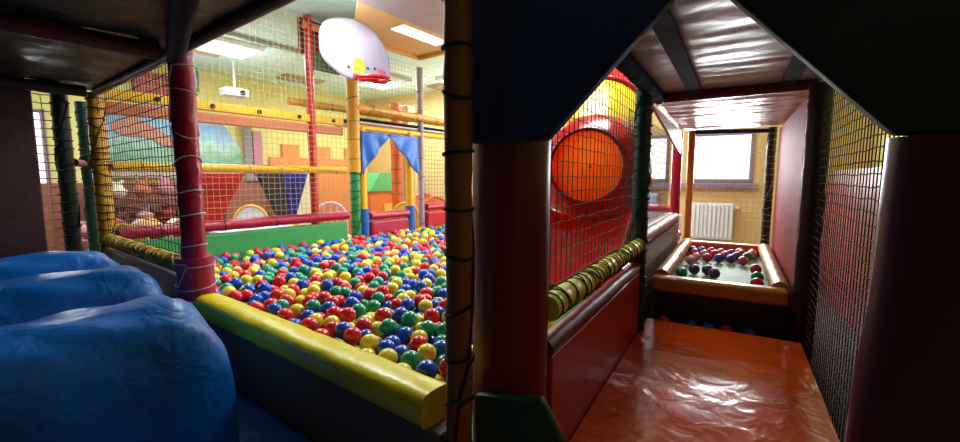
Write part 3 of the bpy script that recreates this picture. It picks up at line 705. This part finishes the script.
for c, p, q in [('orange', 4.68, .07), ('orange', 4.66, .17), ('purple', 3.62, -.15), ('purple', 3.52, -.1), ('purple', 3.60, -.24), ('red', 3.32, .16), ('pink', 3.85, .17), ('green', 3.55, .17), ('green', 3.42, -.31), ('light pink', 3.0 + 1.0, -.3)]:
    tball(c, p, q)
for c, p, q in [('red', 2.90, -.36), ('blue', 2.90, -.2), ('blue', 2.91, -.1), ('red', 2.90, .0), ('purple', 2.91, .12)]:
    ball(K(p + .03, q, .402), .04, TB[c], '%s plastic ball in the dark gap before the small tray' % c, '%s balls in the dark gap' % c)

# radiator
tp_ = bpy.data.objects['ball_tray']
MB().box(K, (2.965, 3.035), (-.43, .29), (.0, .595)).build('dark_skirt', vinyl('black green plinth vinyl', '14140f', .6), tp_)
t = thing('radiator', 'white panel radiator under the end window', 'radiator', K(6.92, -.27, .45))
mb = MB().box(K, (6.9, 6.96), (-.54, .0), (.46, .99)); rp_ = mb.build('panel', WMETAL, t, bevel=.01)
for k in range(10): MB().box(K, (6.875, 6.9), (-.52 + k * .053, -.485 + k * .053), (.49, .96)).build('fin', WMETAL, rp_, bevel=.006)
MB().tube([K(6.93, .0, .93), K(6.93, .06, .93)], .02, 10).build('valve', WMETAL, t)
t = thing('radiator', 'pale blue radiator seen behind the slide net', 'radiator', K(6.92, -1.5, .45))
mb = MB().box(K, (6.9, 6.96), (-2.1, -1.0), (.5, 1.12)); rp_ = mb.build('panel', mat('pale blue enamel', 'b8c4e8', .4), t, bevel=.01)
for k in range(20): MB().box(K, (6.875, 6.9), (-2.08 + k * .054, -2.045 + k * .054), (.53, 1.09)).build('fin', mat('pale blue enamel', 'b8c4e8', .4), rp_, bevel=.006)

# ---------------------------------------------------------------- tube slide
S = 1.22
def SP(x, y, d): return W(x, y, d * S)
t = thing('tube_slide', 'red and yellow spiral tube slide with an open chute behind the net', 'slide', SP(590, 280, 2.4))
def ring_seg(c0, c1, r0, r1, name, m, n=40, thick=0, nseg=6):
    path = [c0.lerp(c1, k / nseg) for k in range(nseg + 1)]
    rr = [lerp(r0, r1, k / nseg) for k in range(nseg + 1)]
    return MB().tube(path, rr, n, caps=False).build(name, m, t, solid=thick)
def flange(c, ax, r, name, m, w_=.035):
    ax = ax.normalized(); s1 = ax.orthogonal().normalized(); s2 = ax.cross(s1)
    MB().tube([c + (s1 * math.cos(a) + s2 * math.sin(a)) * r for a in [2 * math.pi * k / 48 for k in range(48)]], w_, 10, closed=True).build(name, m, t)
c0 = SP(586, 166, 2.45); c0a = SP(590, 168, 2.53); c0b = SP(593, 170, 2.64); c1 = SP(596, 171, 2.80); c2 = SP(592, 168, 2.98); c3 = SP(593, 145, 3.2); c4 = SP(594, 126, 3.4); c5 = SP(594, 106, 3.65)
MB().tube([c0, c1, c1.lerp(c2, .5), c2, c2 + (c2 - c1) * .5], [.212 * S, .26 * S, .25 * S, .17 * S, .01 * S], 40, caps=False).build('inner_tube', SL_LIT, t, angle=80)
MB().tube([c0, c0a, c0b, c1, c2], [.217 * S, .30 * S, .345 * S, .365 * S, .365 * S], 48, caps=False).build('lower_tube', SL_RED, t, angle=80)
flange(c0, c1 - c0, .214 * S, 'mouth_rim', SL_DRED, .014)
flange(c2, c2 - c1, .368 * S, 'joint_flange', SL_DRED, .022)
ring_seg(c2, c4, .365 * S, .41 * S, 'upper_tube', SL_YEL)
flange(c4, c4 - c3, .41 * S, 'joint_flange', SL_DRED, .03)
ring_seg(c4, c5, .41 * S, .43 * S, 'top_tube', SL_RED)
# chute: half pipe from the mouth down into the pit
cp = [SP(586, 204, 2.46), SP(583, 212, 2.38), SP(578, 224, 2.3), SP(572, 240, 2.22), SP(566, 256, 2.14), SP(558, 274, 2.06)]
def chute(s, a):
    i = min(len(cp) - 2, int(s * (len(cp) - 1))); f = s * (len(cp) - 1) - i
    c = cp[i].lerp(cp[i + 1], f); tn = (cp[i + 1] - cp[i]).normalized()
    side = tn.cross(Vector((0, 0, 1))).normalized(); up = side.cross(tn)
    an = math.pi * (1.05 + a * .9 * 1.0); rr = .29 * S
    return c + side * math.cos(an) * rr * 1.0 + up * (math.sin(an) * rr * .55 + .08)
MB().grid(chute, 30, 24).build('chute', SL_RED, t, angle=80)
for a in (0, 1): MB().tube([chute(k / 24, a) for k in range(25)], .022, 8).build('chute_edge', SL_DRED, t)
# slide support skirt behind chute
MB().tube([SP(604, 262, 2.9), SP(604, 220, 2.9)], .06, 14).build('support_post', mat('grey translucent plastic', 'a08088', .3), t)

# ================================================================= FRONT FRAME (pentagonal opening)
P0 = .99
AP = (-.0885, 1.773)
tag(MB().prism([K(P0, q, z) for q, z in [(-.637, 1.445), (-.412, 1.445), AP, (-.0885, 2.4), (-.637, 2.4)]], CU * .04).build('gusset_panel', V_NAVY, bevel=.008), 'navy vinyl gusset at the upper left of the opening', 'panel')
tag(MB().prism([K(P0, q, z) for q, z in [AP, (.229, 1.424), (.9, 1.39), (.9, 2.4), (-.0885, 2.4)]], CU * .04).build('gusset_panel', V_BLACKGREEN, bevel=.008), 'black green vinyl gusset at the upper right of the opening', 'panel')
t = thing('padded_column', 'dark red padded column left of the opening', 'column', K(1.03, -.52, 0))
path = line(K(1.12, -.574, .0), K(1.12, -.574, 1.6), 30)
MB().tube(path, lumpy(path, .116, .008, 4), 32).build('padding', V_DKRED, t)
MB().tube(line(K(1.12, -.574, 0), K(1.12, -.574, .5), 4), [.117, .119, .119, .119, .118], 32).build('foot_band', V_MAROON, t)
tag(MB().prism([K(.98, -.62, 0), K(.98, -.30, 0), K(.98, -.345, .66), K(.98, -.41, .765), K(.98, -.62, .72)], CU * .03).build('green_foot_pad', vinyl('bottle green vinyl', '1c4c34', .5), bevel=.01), 'bottle green pad at the foot of the dark red column', 'pad')
def colf(s, a):
    z = lerp(0, 1.42, s); e = lerp(.182, .229, s) + .008 * noise.noise(Vector((z * 3, 0, 0)))
    an = 2 * math.pi * a; cx = math.cos(an); cy = math.sin(an)
    wq = .24
    return K(1.02 + .06 * (abs(cy) ** .7) * (1 if cy > 0 else -1), e + wq + wq * (abs(cx) ** .5) * (1 if cx > 0 else -1), z)
tag(MB().grid(lambda s, a: colf(a, s), 48, 40).build('padded_column', vinyl('deep maroon vinyl', '481420', .38, .3, 5), angle=80), 'deep maroon wide padded column right of the opening', 'column')

# ================================================================= BALLS
BR = .042; D = 2 * BR
cell = {}
def key(x, y): return (int(math.floor(x / D)), int(math.floor(y / D)))
def rest(x, y):
    z = BASE
    kx, ky = key(x, y)
    for i in (-1, 0, 1):
        for j in (-1, 0, 1):
            for (a, b, c) in cell.get((kx + i, ky + j), ()):
                d2 = (a - x) ** 2 + (b - y) ** 2
                if d2 < D * D:
                    h = c + math.sqrt(D * D - d2)
                    if h > z: z = h
    return z
BASE = .475
chl = [(c.x, c.y, c.z) for c in cp]
balls = []
rnd = random.Random(11)
def inside(u, v):
    if not (.96 < u < 5.95 and .80 < v < 4.26): return False
    p = L(u, v, 0); q = p.dot(CV); pp = p.dot(CU)
    if q > -.60: return False
    if pp < 1.62 and q > -.92: return False
    if pp > 6.08: return False
    for c in chl[2:]:
        if (p.x - c[0]) ** 2 + (p.y - c[1]) ** 2 < .42 ** 2: return False
    return True
N = 4300
tries = 0
while len(balls) < N and tries < N * 3:
    tries += 1
    best = None
    u = rnd.uniform(.9, 5.95); v = rnd.uniform(.8, 4.26)
    for k in range(9):
        a = u + rnd.uniform(-.09, .09); b = v + rnd.uniform(-.09, .09)
        if not inside(a, b): continue
        p = L(a, b, 0); z = rest(p.x, p.y)
        if best is None or z < best[2]: best = (p.x, p.y, z)
    if best is None or best[2] > .63: continue
    balls.append(best); cell.setdefault(key(best[0], best[1]), []).append(best)
def proj(p):
    x, y, z = p[0], p[1], p[2] - ZC
    f = y * _c - z * _s; u_ = y * _s + z * _c
    return 480 + 417 * x / f, 221 - 417 * u_ / f, f
info = []
for i, b in enumerate(balls):
    px, py, f = proj(b)
    vis = 3 < py < 442 and (205 < px < 442 or (618 < px < 646)) 
    if px < 442: 
        vis = vis and py < 286 + .468 * (px - 200)
    # hidden under neighbours nearer the viewer
    cov = 0
    if vis:
        kx, ky = key(b[0], b[1])
        dirv = Vector((-b[0], -b[1], ZC - b[2])).normalized()
        for ii in (-1, 0, 1):
            for jj in (-1, 0, 1):
                for c in cell.get((kx + ii, ky + jj), ()):
                    if c is b: continue
                    w_ = Vector((c[0] - b[0], c[1] - b[1], c[2] - b[2])); t_ = w_.dot(dirv)
                    if t_ > 0:
                        dd = (w_ - dirv * t_).length
                        if dd < D: cov += (1 - dd / D)
    info.append((-(1 / f ** 2) * max(0, 1 - cov * .8) if vis else 1, i))
info.sort()
near = set(i for s_, i in info[:300] if s_ < 0)
names = ['red', 'blue', 'yellow', 'green']
far = MB()
me1 = ico(BR, 2); v1_ = [v.co.copy() for v in me1.vertices]; f1_ = [list(p.vertices) for p in me1.polygons]
me0 = ico(BR, 1); v0_ = [v.co.copy() for v in me0.vertices]; f0_ = [list(p.vertices) for p in me0.polygons]
fv = []; ff = []; fm = []
for i, b in enumerate(balls):
    c = rnd.choices((0, 1, 2, 3), (30, 24, 26, 20))[0]
    if i in near:
        ball(Vector(b), BR, BALLC[c], '%s plastic ball in the near part of the big ball pit' % names[c], 'near %s balls in the big ball pit' % names[c])
    else:
        p = Vector(b); hid = info and (b[2] < .53)
        V_, F_ = (v0_, f0_) if hid else (v1_, f1_)
        o = len(fv); fv += [p + q for q in V_]; ff += [[k + o for k in q] for q in F_]; fm += [c] * len(F_)
far.v = fv; far.f = ff; far.mi = fm
tag(far.build('play_balls', BALLC, angle=180), 'mixed red, blue, yellow and green balls filling the farther part of the big ball pit', 'balls', kind='stuff')
tag(MB().prism([L(.92, .8, .40), L(3.0, .8, .40), L(5.95, 1.5, .40), L(5.95, 4.28, .40), L(.92, 4.28, .40)], (0, 0, .01)).build('pit_floor', V_GREEN), 'floor under the balls of the big pit', 'floor pad')
